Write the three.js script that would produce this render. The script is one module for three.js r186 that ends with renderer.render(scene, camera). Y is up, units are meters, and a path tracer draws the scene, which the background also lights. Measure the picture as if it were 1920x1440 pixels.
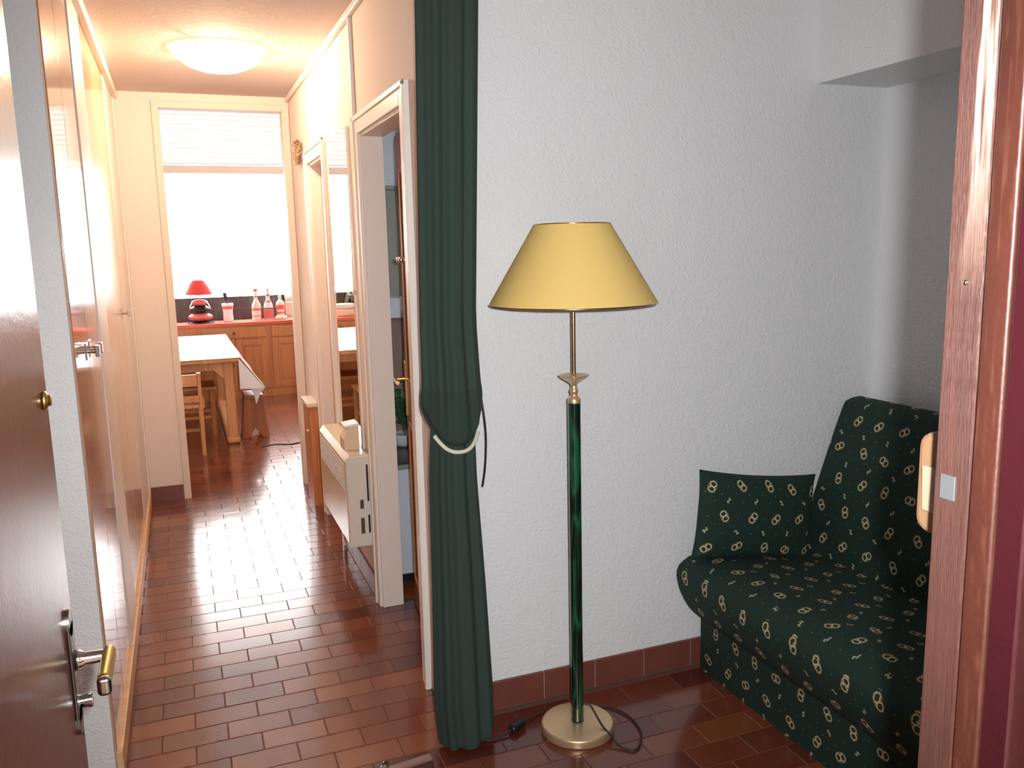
import * as THREE from 'three';
import { RoundedBoxGeometry } from 'three/addons/geometries/RoundedBoxGeometry.js';
import { mergeGeometries, toCreasedNormals } from 'three/addons/utils/BufferGeometryUtils.js';

// ---------------------------------------------------------------- camera, sky, lights, exposure
const scene = new THREE.Scene();
const camera = new THREE.PerspectiveCamera(49.0, 1920 / 1440, 0.02, 300);
camera.position.set(0, 1.5, 0);
camera.rotation.set(-0.16188, -0.37077, -0.02243, 'YXZ');
scene.add(camera);
scene.background = new THREE.Color(1.0, 1.0, 1.0);          // bright overcast winter sky
scene.backgroundIntensity = 20.0;
const renderer = new THREE.WebGLRenderer({ antialias: true });
renderer.toneMapping = THREE.LinearToneMapping;
renderer.toneMappingExposure = 1.0;
renderer.shadowMap.enabled = true;
renderer.shadowMap.type = THREE.PCFSoftShadowMap;
// the camera's own flash, a hand's breadth right of and above the lens
const flash = new THREE.SpotLight(new THREE.Color(0.97, 1.0, 1.02), 15, 0, 0.86, 0.75, 2);
flash.name = 'camera_flash';
flash.position.set(0.047, 1.535, 0.015);
flash.target.position.set(1.32, 1.0, -3.2);
flash.castShadow = true; flash.shadow.radius = 0.6;
scene.add(flash, flash.target);
const HALL_LAMP = { color: new THREE.Color(1.0, 0.75, 0.52), cd: 3.6, glow: 2.4 };
const LANDING_LAMP = { color: new THREE.Color(1.0, 0.80, 0.62), cd: 4, glow: 1.2 };

// ---------------------------------------------------------------- helpers
let seed = 20170223;
const rnd = () => { seed = (seed * 1664525 + 1013904223) >>> 0; return seed / 4294967296; };
const used = {};
const numbered = (n) => { const k = used[n] = (used[n] ?? -1) + 1; return k ? `${n}_${String(k).padStart(3, '0')}` : n; };
function finish(m) { m.castShadow = true; m.receiveShadow = true; return m; }
function part(parent, name, geo, mat, label) {
  const m = finish(new THREE.Mesh(Array.isArray(geo) ? join(geo) : geo, mat)); m.name = name;
  if (label) m.userData.label = label;
  parent.add(m); return m;
}
function thing(name, label, category, pos = [0, 0, 0], turn = 0, group) {
  const o = new THREE.Group(); o.name = numbered(name); o.position.set(...pos); o.rotation.y = turn;
  o.userData = { label, category }; if (group) o.userData.group = group;
  scene.add(o); return o;
}
function struct(name, geo, mat, label) {
  const o = geo ? finish(new THREE.Mesh(Array.isArray(geo) ? join(geo) : geo, mat)) : new THREE.Group();
  o.name = name; o.userData = { kind: 'structure' }; if (label) o.userData.label = label;
  scene.add(o); return o;
}
function join(list) {
  const l = list.map((g) => { g = g.index ? g.toNonIndexed() : g; for (const k of Object.keys(g.attributes)) if (!['position', 'normal', 'uv'].includes(k)) g.deleteAttribute(k); return g; });
  return mergeGeometries(l);
}
// texture coordinates in metres, by the main direction of each face
function metric(g) {
  if (g.index) g = g.toNonIndexed();
  const p = g.attributes.position, n = g.attributes.normal, uv = new Float32Array(p.count * 2);
  for (let i = 0; i < p.count; i += 3) {
    let a = 0, b = 0, c = 0;
    for (let k = 0; k < 3; k++) { a += n.getX(i + k); b += n.getY(i + k); c += n.getZ(i + k); }
    a = Math.abs(a); b = Math.abs(b); c = Math.abs(c);
    for (let k = 0; k < 3; k++) {
      const x = p.getX(i + k), y = p.getY(i + k), z = p.getZ(i + k);
      const [u, v] = a >= b && a >= c ? [z, y] : b >= c ? [x, z] : [x, y];
      uv[(i + k) * 2] = u; uv[(i + k) * 2 + 1] = v;
    }
  }
  g.setAttribute('uv', new THREE.BufferAttribute(uv, 2)); return g;
}
// a box between two corners, sharp or with rounded edges
function box(x0, x1, y0, y1, z0, z1, r = 0) {
  const w = x1 - x0, h = y1 - y0, d = z1 - z0;
  const g = r ? new RoundedBoxGeometry(w, h, d, 2, Math.min(r, w / 2.01, h / 2.01, d / 2.01)) : new THREE.BoxGeometry(w, h, d);
  g.translate((x0 + x1) / 2, (y0 + y1) / 2, (z0 + z1) / 2); return metric(g);
}
const lathe = (pts, seg = 40) => new THREE.LatheGeometry(pts.map(([r, y]) => new THREE.Vector2(Math.max(r, 1e-4), y)), seg);
const smoothLathe = (pts, seg = 40) => { const c = new THREE.SplineCurve(pts.map(([r, y]) => new THREE.Vector2(r, y))); return new THREE.LatheGeometry(c.getPoints(pts.length * 5).map((v) => new THREE.Vector2(Math.max(v.x, 1e-4), v.y)), seg); };
const tube = (pts, r, seg = 60, rad = 8) => new THREE.TubeGeometry(new THREE.CatmullRomCurve3(pts.map((p) => new THREE.Vector3(...p)), false, 'centripetal'), seg, r, rad);
function extrude(pts, depth, bevel = 0, curve = false) {
  const s = new THREE.Shape(); s.moveTo(...pts[0]);
  if (curve) s.splineThru(pts.slice(1).concat([pts[0]]).map((p) => new THREE.Vector2(...p))); else pts.slice(1).forEach((p) => s.lineTo(...p));
  return new THREE.ExtrudeGeometry(s, { depth, bevelEnabled: bevel > 0, bevelSize: bevel, bevelThickness: bevel, bevelSegments: 3, curveSegments: 6 });
}
// a closed skin through rings of points (rings[i][j] = [x, y, z])
function loft(rings, closed = true, su = 1, sv = 1) {
  const n = rings[0].length, m = rings.length, cols = closed ? n + 1 : n, pos = [], uv = [], idx = [];
  for (let i = 0; i < m; i++) for (let j = 0; j < cols; j++) { pos.push(...rings[i][j % n]); uv.push(j / (cols - 1) * su, i / (m - 1) * sv); }
  for (let i = 0; i < m - 1; i++) for (let j = 0; j < cols - 1; j++) { const a = i * cols + j, b = a + 1, c = a + cols, d = c + 1; idx.push(a, b, d, a, d, c); }
  const g = new THREE.BufferGeometry(); g.setAttribute('position', new THREE.Float32BufferAttribute(pos, 3)); g.setAttribute('uv', new THREE.Float32BufferAttribute(uv, 2)); g.setIndex(idx); g.computeVertexNormals();
  if (closed) { const N = g.attributes.normal; for (let i = 0; i < m; i++) { const a = i * cols, b = a + n; const v = new THREE.Vector3(N.getX(a) + N.getX(b), N.getY(a) + N.getY(b), N.getZ(a) + N.getZ(b)).normalize(); N.setXYZ(a, v.x, v.y, v.z); N.setXYZ(b, v.x, v.y, v.z); } }
  return g;
}
const turned = (g, rx = 0, ry = 0, rz = 0, at = [0, 0, 0]) => { g.applyMatrix4(new THREE.Matrix4().makeRotationFromEuler(new THREE.Euler(rx, ry, rz))); g.translate(...at); return g; };

// ---------------------------------------------------------------- textures
function lattice(s) { const t = new Float32Array(65536); let k = s; for (let i = 0; i < 65536; i++) { k = (k * 1103515245 + 12345) >>> 0; t[i] = ((k >>> 8) & 65535) / 65535; } return t; }
function noise2(s) {
  const t = lattice(s), at = (x, y, px, py) => t[((((x % px) + px) % px) * 251 + (((y % py) + py) % py) * 7919) & 65535];
  return (u, v, px, py = px) => {
    const x = u * px, y = v * py, i = Math.floor(x), j = Math.floor(y); let a = x - i, b = y - j; a = a * a * (3 - 2 * a); b = b * b * (3 - 2 * b);
    const p = at(i, j, px, py), q = at(i + 1, j, px, py), r = at(i, j + 1, px, py), s2 = at(i + 1, j + 1, px, py);
    return p + (q - p) * a + (r - p) * b + (p - q - r + s2) * a * b;
  };
}
const N1 = noise2(11), N2 = noise2(77), N3 = noise2(303);
const fbm = (u, v, px, py, o = 4) => { let s = 0, a = 0.5, t = 0; for (let k = 0; k < o; k++) { s += a * N1(u, v, px << k, py << k); t += a; a *= 0.5; } return s / t; };
function tex(w, h, fn, srgb, mu = 1, mv = mu) {
  const d = new Uint8Array(w * h * 4);
  for (let y = 0; y < h; y++) for (let x = 0; x < w; x++) {
    const c = fn((x + 0.5) / w, (y + 0.5) / h), i = (y * w + x) * 4, q = Array.isArray(c) ? c : [c, c, c];
    for (let k = 0; k < 3; k++) d[i + k] = Math.max(0, Math.min(255, q[k] * 255)); d[i + 3] = 255;
  }
  const t = new THREE.DataTexture(d, w, h); t.wrapS = t.wrapT = THREE.RepeatWrapping; t.magFilter = THREE.LinearFilter; t.minFilter = THREE.LinearMipmapLinearFilter; t.generateMipmaps = true;
  if (srgb) t.colorSpace = THREE.SRGBColorSpace; t.repeat.set(1 / mu, 1 / mv); t.needsUpdate = true; return t;
}
const mix = (a, b, t) => a.map((x, i) => x + (b[i] - x) * t);
const hex = (s) => [1, 3, 5].map((i) => parseInt(s.slice(i, i + 2), 16) / 255);
// wood: grain runs along v (up) or u
function woodTex(light, dark, along = 'v', mu = 0.5, mv = 1.2, strength = 1) {
  return tex(256, 512, (u, v) => {
    const s = along === 'v' ? u : v, l = along === 'v' ? v : u;
    const warp = (N2(s, l, 3, 2) - 0.5) * 0.12, g = N1(s + warp, l, 40, 3), f = N3(s, l, 120, 6), big = N2(s + warp, l, 6, 2);
    return mix(light, dark, Math.min(1, strength * (0.35 * g + 0.25 * f + 0.4 * big)));
  }, true, mu, mv);
}
const plasterBump = tex(512, 512, (u, v) => { const a = fbm(u, v, 40, 40, 3), b = N2(u, v, 110); return 0.2 + 0.5 * a + 0.35 * b; }, false, 0.5);
const fineBump = tex(256, 256, (u, v) => 0.6 * fbm(u, v, 16, 16, 4) + 0.4 * N3(u, v, 90), false, 0.3);
const weaveBump = tex(256, 256, (u, v) => 0.5 + 0.22 * Math.sin(u * 2 * Math.PI * 40) * Math.sin(v * 2 * Math.PI * 40) + 0.3 * (N3(u, v, 100) - 0.5), false, 0.08);
const clayMap = tex(256, 256, (u, v) => { const t = 0.90 + 0.16 * (fbm(u, v, 3, 3, 2) - 0.5); return [t, t, t]; }, true, 0.31);
const clayBump = tex(256, 256, (u, v) => fbm(u, v, 3, 3, 2), false, 0.4);

const std = (o) => new THREE.MeshStandardMaterial(o), phys = (o) => new THREE.MeshPhysicalMaterial(o);
const lin = (r, g, b) => new THREE.Color().setRGB(r, g, b);
const M = {
  plaster: std({ color: lin(0.76, 0.76, 0.77), roughness: 0.9, bumpMap: plasterBump, bumpScale: 0.0032 }),
  cream: std({ color: lin(0.76, 0.65, 0.565), roughness: 0.55, bumpMap: fineBump, bumpScale: 0.0008 }),
  creamWall: std({ color: lin(0.81, 0.70, 0.63), roughness: 0.8, bumpMap: fineBump, bumpScale: 0.0015 }),
  ceiling: std({ color: lin(0.71, 0.61, 0.575), roughness: 0.9, bumpMap: fineBump, bumpScale: 0.002 }),
  paint: std({ color: lin(0.81, 0.73, 0.66), roughness: 0.4, bumpMap: fineBump, bumpScale: 0.0006 }),
  greyWall: std({ color: lin(0.42, 0.46, 0.50), roughness: 0.8, bumpMap: fineBump, bumpScale: 0.001 }),
  darkInside: std({ color: lin(0.10, 0.08, 0.07), roughness: 0.8 }),
  grout: std({ color: lin(0.15, 0.062, 0.04), roughness: 0.9, bumpMap: fineBump, bumpScale: 0.001 }),
  groutPale: std({ color: lin(0.42, 0.33, 0.27), roughness: 0.9 }),
  skirtTile: std({ color: lin(0.21, 0.062, 0.043), roughness: 0.42, map: clayMap }),
  mahogany: phys({ map: woodTex(hex('#5c271f'), hex('#3a140f'), 'v', 0.5, 1.2), roughness: 0.3, bumpMap: fineBump, bumpScale: 0.0004, clearcoat: 0.4, clearcoatRoughness: 0.2 }),
  veneer: phys({ map: woodTex(hex('#c89a7c'), hex('#a8704f'), 'v', 0.45, 1.3), roughness: 0.16, clearcoat: 0.7, clearcoatRoughness: 0.07, bumpMap: fineBump, bumpScale: 0.0003 }),
  veneerPale: phys({ map: woodTex(hex('#e0c199'), hex('#cda77c'), 'v', 0.45, 1.3), roughness: 0.2, clearcoat: 0.5, clearcoatRoughness: 0.1 }),
  pine: std({ map: woodTex(hex('#ecc79c'), hex('#cf9a69'), 'u', 1.6, 0.3), roughness: 0.45 }),
  pineUp: std({ map: woodTex(hex('#d7a06a'), hex('#a8683a'), 'v', 0.3, 1.2), roughness: 0.42 }),
  pineDark: std({ map: woodTex(hex('#a86438'), hex('#6d3a1e'), 'v', 0.3, 1.0), roughness: 0.45 }),
  sideboardWood: std({ map: woodTex(hex('#cf8a55'), hex('#a8602f'), 'v', 0.4, 1.0), roughness: 0.38 }),
  leafWood: phys({ map: woodTex(hex('#c88756'), hex('#965630'), 'v', 0.4, 1.1), roughness: 0.25, clearcoat: 0.5, clearcoatRoughness: 0.15 }),
  pinkWood: std({ map: woodTex(hex('#dcb192'), hex('#c08e6e'), 'v', 0.3, 1.2), roughness: 0.4 }),
  brass: std({ color: lin(0.76, 0.54, 0.32), metalness: 0.7, roughness: 0.36 }),
  brassRod: std({ color: lin(0.62, 0.44, 0.27), metalness: 1, roughness: 0.22 }),
  gold: std({ color: lin(0.85, 0.58, 0.20), metalness: 1, roughness: 0.3 }),
  chrome: std({ color: lin(0.75, 0.76, 0.78), metalness: 1, roughness: 0.12 }),
  zinc: std({ color: lin(0.10, 0.102, 0.105), metalness: 0.2, roughness: 0.45 }),
  slat: phys({ color: lin(0.85, 0.82, 0.78), roughness: 1, transmission: 0.22, thickness: 0, side: THREE.DoubleSide }),
  steel: std({ color: lin(0.30, 0.30, 0.29), metalness: 1, roughness: 0.3 }),
  black: std({ color: lin(0.012, 0.012, 0.012), roughness: 0.35 }),
  cord: std({ color: lin(0.035, 0.02, 0.014), roughness: 0.5 }),
  green: std({ color: lin(0.026, 0.048, 0.038), roughness: 0.85, bumpMap: weaveBump, bumpScale: 0.0008 }),
  rope: std({ color: lin(0.62, 0.58, 0.47), roughness: 0.8 }),
  shade: std({ color: lin(0.86, 0.60, 0.19), roughness: 0.75, bumpMap: weaveBump, bumpScale: 0.0004, side: THREE.DoubleSide }),
  white: std({ color: lin(0.82, 0.82, 0.82), roughness: 0.4 }),
  applianceWhite: std({ color: lin(0.60, 0.64, 0.70), roughness: 0.35 }),
  enamel: std({ color: lin(0.74, 0.68, 0.58), roughness: 0.35 }),
  beigeBar: std({ color: lin(0.80, 0.67, 0.56), roughness: 0.6 }),
  enamelGloss: std({ color: lin(0.66, 0.56, 0.43), roughness: 0.25 }),
  enamelWarm: std({ color: lin(0.72, 0.56, 0.38), roughness: 0.4 }),
  red: std({ color: lin(0.62, 0.06, 0.05), roughness: 0.5 }),
  redShade: phys({ color: lin(0.75, 0.07, 0.06), roughness: 0.95, transmission: 0.4, side: THREE.DoubleSide }),
  pinkRed: std({ color: lin(0.55, 0.12, 0.11), roughness: 0.35 }),
  redCloth: std({ color: lin(0.68, 0.10, 0.06), roughness: 0.8, bumpMap: weaveBump, bumpScale: 0.0005 }),
  cloth: std({ color: lin(0.84, 0.85, 0.88), roughness: 0.35, side: THREE.DoubleSide }),
  mirror: std({ color: lin(0.92, 0.93, 0.92), metalness: 1, roughness: 0.015 }),
  glass: phys({ color: lin(1, 1, 1), transmission: 1, roughness: 0, thickness: 0, ior: 1.45 }),
  leather: std({ color: lin(0.075, 0.028, 0.022), roughness: 0.4, bumpMap: fineBump, bumpScale: 0.001 }),
  leatherPale: std({ color: lin(0.30, 0.17, 0.13), roughness: 0.45, bumpMap: fineBump, bumpScale: 0.001 }),
  leaf: phys({ color: lin(0.03, 0.13, 0.04), roughness: 0.6, transmission: 0.3, side: THREE.DoubleSide }),
  darkLeaf: std({ color: lin(0.03, 0.05, 0.03), roughness: 0.7, side: THREE.DoubleSide }),
  clayDark: std({ color: lin(0.045, 0.02, 0.014), roughness: 0.4 }),
  snow: std({ color: lin(0.85, 0.87, 0.9), roughness: 0.9 }),
  landing: std({ color: lin(0.50, 0.42, 0.36), roughness: 0.8 }),
  beigePlastic: std({ color: lin(0.19, 0.105, 0.056), roughness: 0.4 }),
  ivoryPlastic: std({ color: lin(0.26, 0.205, 0.14), roughness: 0.35 }),
  greenDrape: phys({ color: lin(0.42, 0.44, 0.32), roughness: 0.95, transmission: 0.35, side: THREE.DoubleSide }),
  straw: std({ color: lin(0.40, 0.27, 0.16), roughness: 0.9 }),
  wine: std({ color: lin(0.16, 0.025, 0.02), roughness: 0.7 }),
  mauveTile: std({ color: lin(0.24, 0.15, 0.13), roughness: 0.5 }),
  olive: std({ color: lin(0.26, 0.27, 0.23), roughness: 0.6 }),
  darkTop: std({ color: lin(0.06, 0.035, 0.03), roughness: 0.3 }),
};
// green malachite-like marble of the lamp post
M.marble = phys({ map: tex(128, 512, (u, v) => { const w = N2(u, v, 3, 14) * 2 + N1(u, v, 8, 40); const b = 0.5 + 0.5 * Math.sin(w * 7 + v * 60); return mix([0.02, 0.10, 0.075], [0.10, 0.36, 0.24], Math.pow(b, 2.2) * 0.8 + 0.12 * N3(u, v, 30, 120)); }, true), roughness: 0.16, clearcoat: 0.8, clearcoatRoughness: 0.06 });
// worn varnished frame wood: bare red-brown wood with rubbed, chalky places
const wornTex = (chalk) => tex(256, 1024, (u, v) => {
  const g = N1(u, v, 30, 6), f = N3(u, v, 90, 60), b = fbm(u, v, 4, 16, 4);
  let c = mix([0.44, 0.245, 0.185], [0.29, 0.145, 0.105], 0.5 * g + 0.5 * b);
  c = mix(c, [0.58, 0.43, 0.34], Math.max(0, f - 0.62) * 1.1);
  if (chalk) { const top = Math.max(0, Math.min(1, (v - 0.685) * 14)) * Math.max(0, Math.min(1, (u * 1.1 - 0.5 + 1.6 * (b - 0.5)) * 4)); c = mix(c, [0.95, 0.95, 0.95], Math.min(1, top * (0.55 + b))); }
  return c;
}, true, 1, 1);
M.wornA = std({ color: lin(0.46, 0.37, 0.31), map: wornTex(true), roughness: 0.6, bumpMap: fineBump, bumpScale: 0.0006 });
M.wornB = std({ color: lin(0.40, 0.31, 0.26), map: (() => { const t = wornTex(false); t.repeat.set(1 / 0.2, 1 / 1.4); return t; })(), roughness: 0.5, bumpMap: fineBump, bumpScale: 0.0006 });
M.crimson = phys({ color: lin(0.030, 0.0045, 0.0065), roughness: 0.3, clearcoat: 0.5, clearcoatRoughness: 0.2, bumpMap: fineBump, bumpScale: 0.0005 });
// printed sofa cloth: gold double rings, small sprigs and blue dots on bottle green
M.print = (() => {
  const S = 1024, c = document.createElement('canvas'); c.width = c.height = S; const x = c.getContext('2d');
  x.fillStyle = '#0d2a20'; x.fillRect(0, 0, S, S);
  const stamp = (px, py, draw) => { for (const dx of [-S, 0, S]) for (const dy of [-S, 0, S]) { x.save(); x.translate(px + dx, py + dy); draw(); x.restore(); } };
  const n = 4, p = S / n;
  for (let i = 0; i < n; i++) for (let j = 0; j < n; j++) {
    const cx = (i + 0.3 + (j % 2) * 0.35) * p, cy = (j + 0.35) * p, a = (rnd() - 0.5) * 2.2 + (rnd() < 0.5 ? 0 : 1.5), jx = (rnd() - 0.5) * 36, jy = (rnd() - 0.5) * 36;
    stamp(cx + jx, cy + jy, () => {
      x.rotate(a); x.lineWidth = 13; x.strokeStyle = '#bfae88';
      x.beginPath(); x.ellipse(-22, 0, 22, 26, 0, 0, 7); x.stroke(); x.beginPath(); x.ellipse(22, 0, 22, 26, 0, 0, 7); x.stroke();
      x.lineWidth = 5; x.strokeStyle = '#8d7a4c'; x.beginPath(); x.ellipse(0, 0, 50, 33, 0, 0, 7); x.stroke();
      x.fillStyle = '#4b2f22'; x.fillRect(-26, -6, 8, 12); x.fillRect(18, -6, 8, 12);
    });
    const b = rnd() * 3;
    stamp(cx + p * 0.5, cy + p * 0.46, () => { x.rotate(b); x.lineWidth = 11; x.strokeStyle = '#a8a384'; x.beginPath(); x.moveTo(-20, 8); x.quadraticCurveTo(-6, -20, 4, 2); x.quadraticCurveTo(12, 20, 22, -8); x.stroke(); x.lineWidth = 6; x.beginPath(); x.moveTo(-14, -10); x.lineTo(14, 12); x.stroke(); });
    for (const [ox, oy] of [[0.5, 0.02], [0.02, 0.5], [0.26, 0.27], [0.76, 0.24]]) stamp(cx + p * ox, cy + p * oy, () => { x.fillStyle = rnd() < 0.5 ? '#2f5f6a' : '#3a6a55'; x.beginPath(); x.arc(0, 0, 6, 0, 7); x.fill(); });
  }
  const t = new THREE.CanvasTexture(c); t.colorSpace = THREE.SRGBColorSpace; t.wrapS = t.wrapT = THREE.RepeatWrapping; t.repeat.set(1 / 0.43, 1 / 0.43);
  return std({ map: t, roughness: 0.85, bumpMap: weaveBump, bumpScale: 0.0006 });
})();

// ---------------------------------------------------------------- the rooms
const H = 2.42, XL = -0.275, XR = 0.70, ZW = -2.42, ZE = -5.45, ZK = -9.6, ZD = -0.47, XD0 = -0.165, XD1 = 0.53, XA = 2.40, KX0 = -1.7, KX1 = 1.75, HK = 3.4;
struct('ceiling', [box(-0.95, 2.6, H, H + 0.15, ZW - 0.1, ZD + 0.1), box(-0.95, 2.1, H, H + 0.15, ZE, ZW - 0.1), box(KX0 - 0.1, 2.1, HK, HK + 0.15, ZK - 0.2, ZE)], M.ceiling);
// entrance alcove
struct('wall_back', box(XR, XA + 0.12, 0, H, ZW - 0.10, ZW), M.plaster);
struct('wall_right', box(XA, XA + 0.12, 0, H, ZW, ZD + 0.08), M.plaster);
struct('wall_bulkhead', box(2.088, XA, 2.027, H, ZW, ZD - 0.06), M.plaster);
struct('wall_stub', box(-0.85, XL - 0.003, 0, H, -2.508, -2.462), M.plaster);
struct('wall_left', box(-0.85, -0.73, 0, H, -2.5, ZD + 0.08), M.plaster);
struct('wall_entrance', [box(-0.95, XD0 - 0.06, 0, H, ZD - 0.045, ZD + 0.08), box(XD1 + 0.07, XA + 0.12, 0, H, ZD - 0.055, ZD + 0.08), box(XD0 - 0.06, XD1 + 0.07, 2.10, H, ZD - 0.045, ZD + 0.08)], M.plaster);
// landing behind the photographer
struct('wall_landing', [box(-1.6, -1.5, 0, 2.5, ZD + 0.08, 1.7), box(2.5, 2.6, 0, 2.5, ZD + 0.08, 1.7), box(-1.6, 2.6, 0, 2.5, 1.6, 1.7), box(-1.6, 2.6, 2.4, 2.5, ZD + 0.08, 1.7), box(-1.6, 2.6, -0.1, -0.002, ZD + 0.05, 1.7)], M.landing);
// hall, left: the closets stand in a niche backed by this wall
struct('wall_hall_left', [box(-0.95, -0.85, 0, H, -5.5, -2.5), box(-0.9, -0.275, 0, H, -5.45, -5.425)], M.creamWall);
// hall, right, with two door openings
const D1 = [-3.36, -2.69], D2 = [-4.74, -4.255];
struct('wall_hall_right', [box(XR, XR + 0.08, 0, H, D1[1], ZW - 0.1), box(XR, XR + 0.08, 1.945, H, D1[0], D1[1]), box(XR, XR + 0.08, 0, H, D2[1], D1[0]), box(XR, XR + 0.08, 1.96, H, D2[0], D2[1]), box(XR, XR + 0.08, 0, H, ZE, D2[0])], M.creamWall);
// end of the hall: wall stub left, narrow stub right, open transom above the passage
struct('wall_hall_end', [box(KX0, -0.045, 0, HK, ZE - 0.09, ZE), box(0.69, 2.1, 0, HK, ZE - 0.09, ZE), box(-0.045, 0.69, 2.35, HK, ZE - 0.09, ZE)], M.creamWall);
// kitchen shell
const WX0 = -1.15, WX1 = 1.36, WY0 = 0.96, WY1 = 3.06, WB0 = 2.325, WB1 = 2.412;
struct('wall_kitchen_back', [box(KX0 - 0.1, KX1 + 0.1, 0, WY0, ZK - 0.2, ZK), box(KX0 - 0.1, KX1 + 0.1, WY1, HK, ZK - 0.2, ZK), box(KX0 - 0.1, WX0, WY0, WY1, ZK - 0.2, ZK), box(WX1, KX1 + 0.1, WY0, WY1, ZK - 0.2, ZK)], M.creamWall);
struct('wall_kitchen_left', box(KX0 - 0.1, KX0, 0, HK, ZK, ZE - 0.09), M.creamWall);
struct('wall_kitchen_right', box(KX1, KX1 + 0.1, 0, HK, ZK, ZE - 0.09), M.creamWall);
// small room behind the right-hand door, lit by a window of its own in its outer wall
const RX = 2.0, RZ = -4.12;
struct('wall_side_room', [box(RX, RX + 0.1, 0, 1.5, RZ, ZW - 0.1), box(RX, RX + 0.1, 1.85, H, RZ, ZW - 0.1), box(RX, RX + 0.1, 1.5, 1.85, -3.12, ZW - 0.1), box(RX, RX + 0.1, 1.5, 1.85, RZ, -3.42), box(XR + 0.08, RX + 0.1, 0, H, RZ - 0.1, RZ)], M.greyWall);
struct('window_2', [box(RX + 0.03, RX + 0.07, 1.5, 1.53, -3.42, -3.12), box(RX + 0.03, RX + 0.07, 1.82, 1.85, -3.42, -3.12), box(RX + 0.03, RX + 0.07, 1.53, 1.82, -3.42, -3.39), box(RX + 0.03, RX + 0.07, 1.53, 1.82, -3.15, -3.12)], M.paint);
struct('ground', box(-150, 150, -3.2, -3, -220, 60), M.snow);

// kitchen window: frame and two panes
{
  const w = struct('window_1'), z0 = ZK - 0.13, z1 = ZK - 0.07, f = 0.045;
  part(w, 'window_frame', [box(WX0, WX1, WY0, WY0 + f, z0, z1, 0.006), box(WX0, WX1, WY1 - f, WY1, z0, z1, 0.006), box(WX0, WX0 + f, WY0, WY1, z0, z1, 0.006), box(WX1 - f, WX1, WY0, WY1, z0, z1, 0.006), box(-0.60, -0.54, WY0, WY1, z0, z1, 0.006)], M.paint);
  part(w, 'transom_bar', box(WX0, WX1, WB0, WB1, z0, z1 + 0.03, 0.008), M.beigeBar);
  for (const [a, b] of [[WX0 + f, -0.60], [-0.54, WX1 - f]]) for (const [c, e] of [[WY0 + f, WB0], [WB1, WY1 - f]]) part(w, 'pane', new THREE.PlaneGeometry(b - a, e - c).translate((a + b) / 2, (c + e) / 2, (z0 + z1) / 2), M.glass);
  part(w, 'window_sill', box(WX0, WX1, WY0 - 0.03, WY0, ZK - 0.2, ZK + 0.02, 0.005), M.paint);
}
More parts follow.
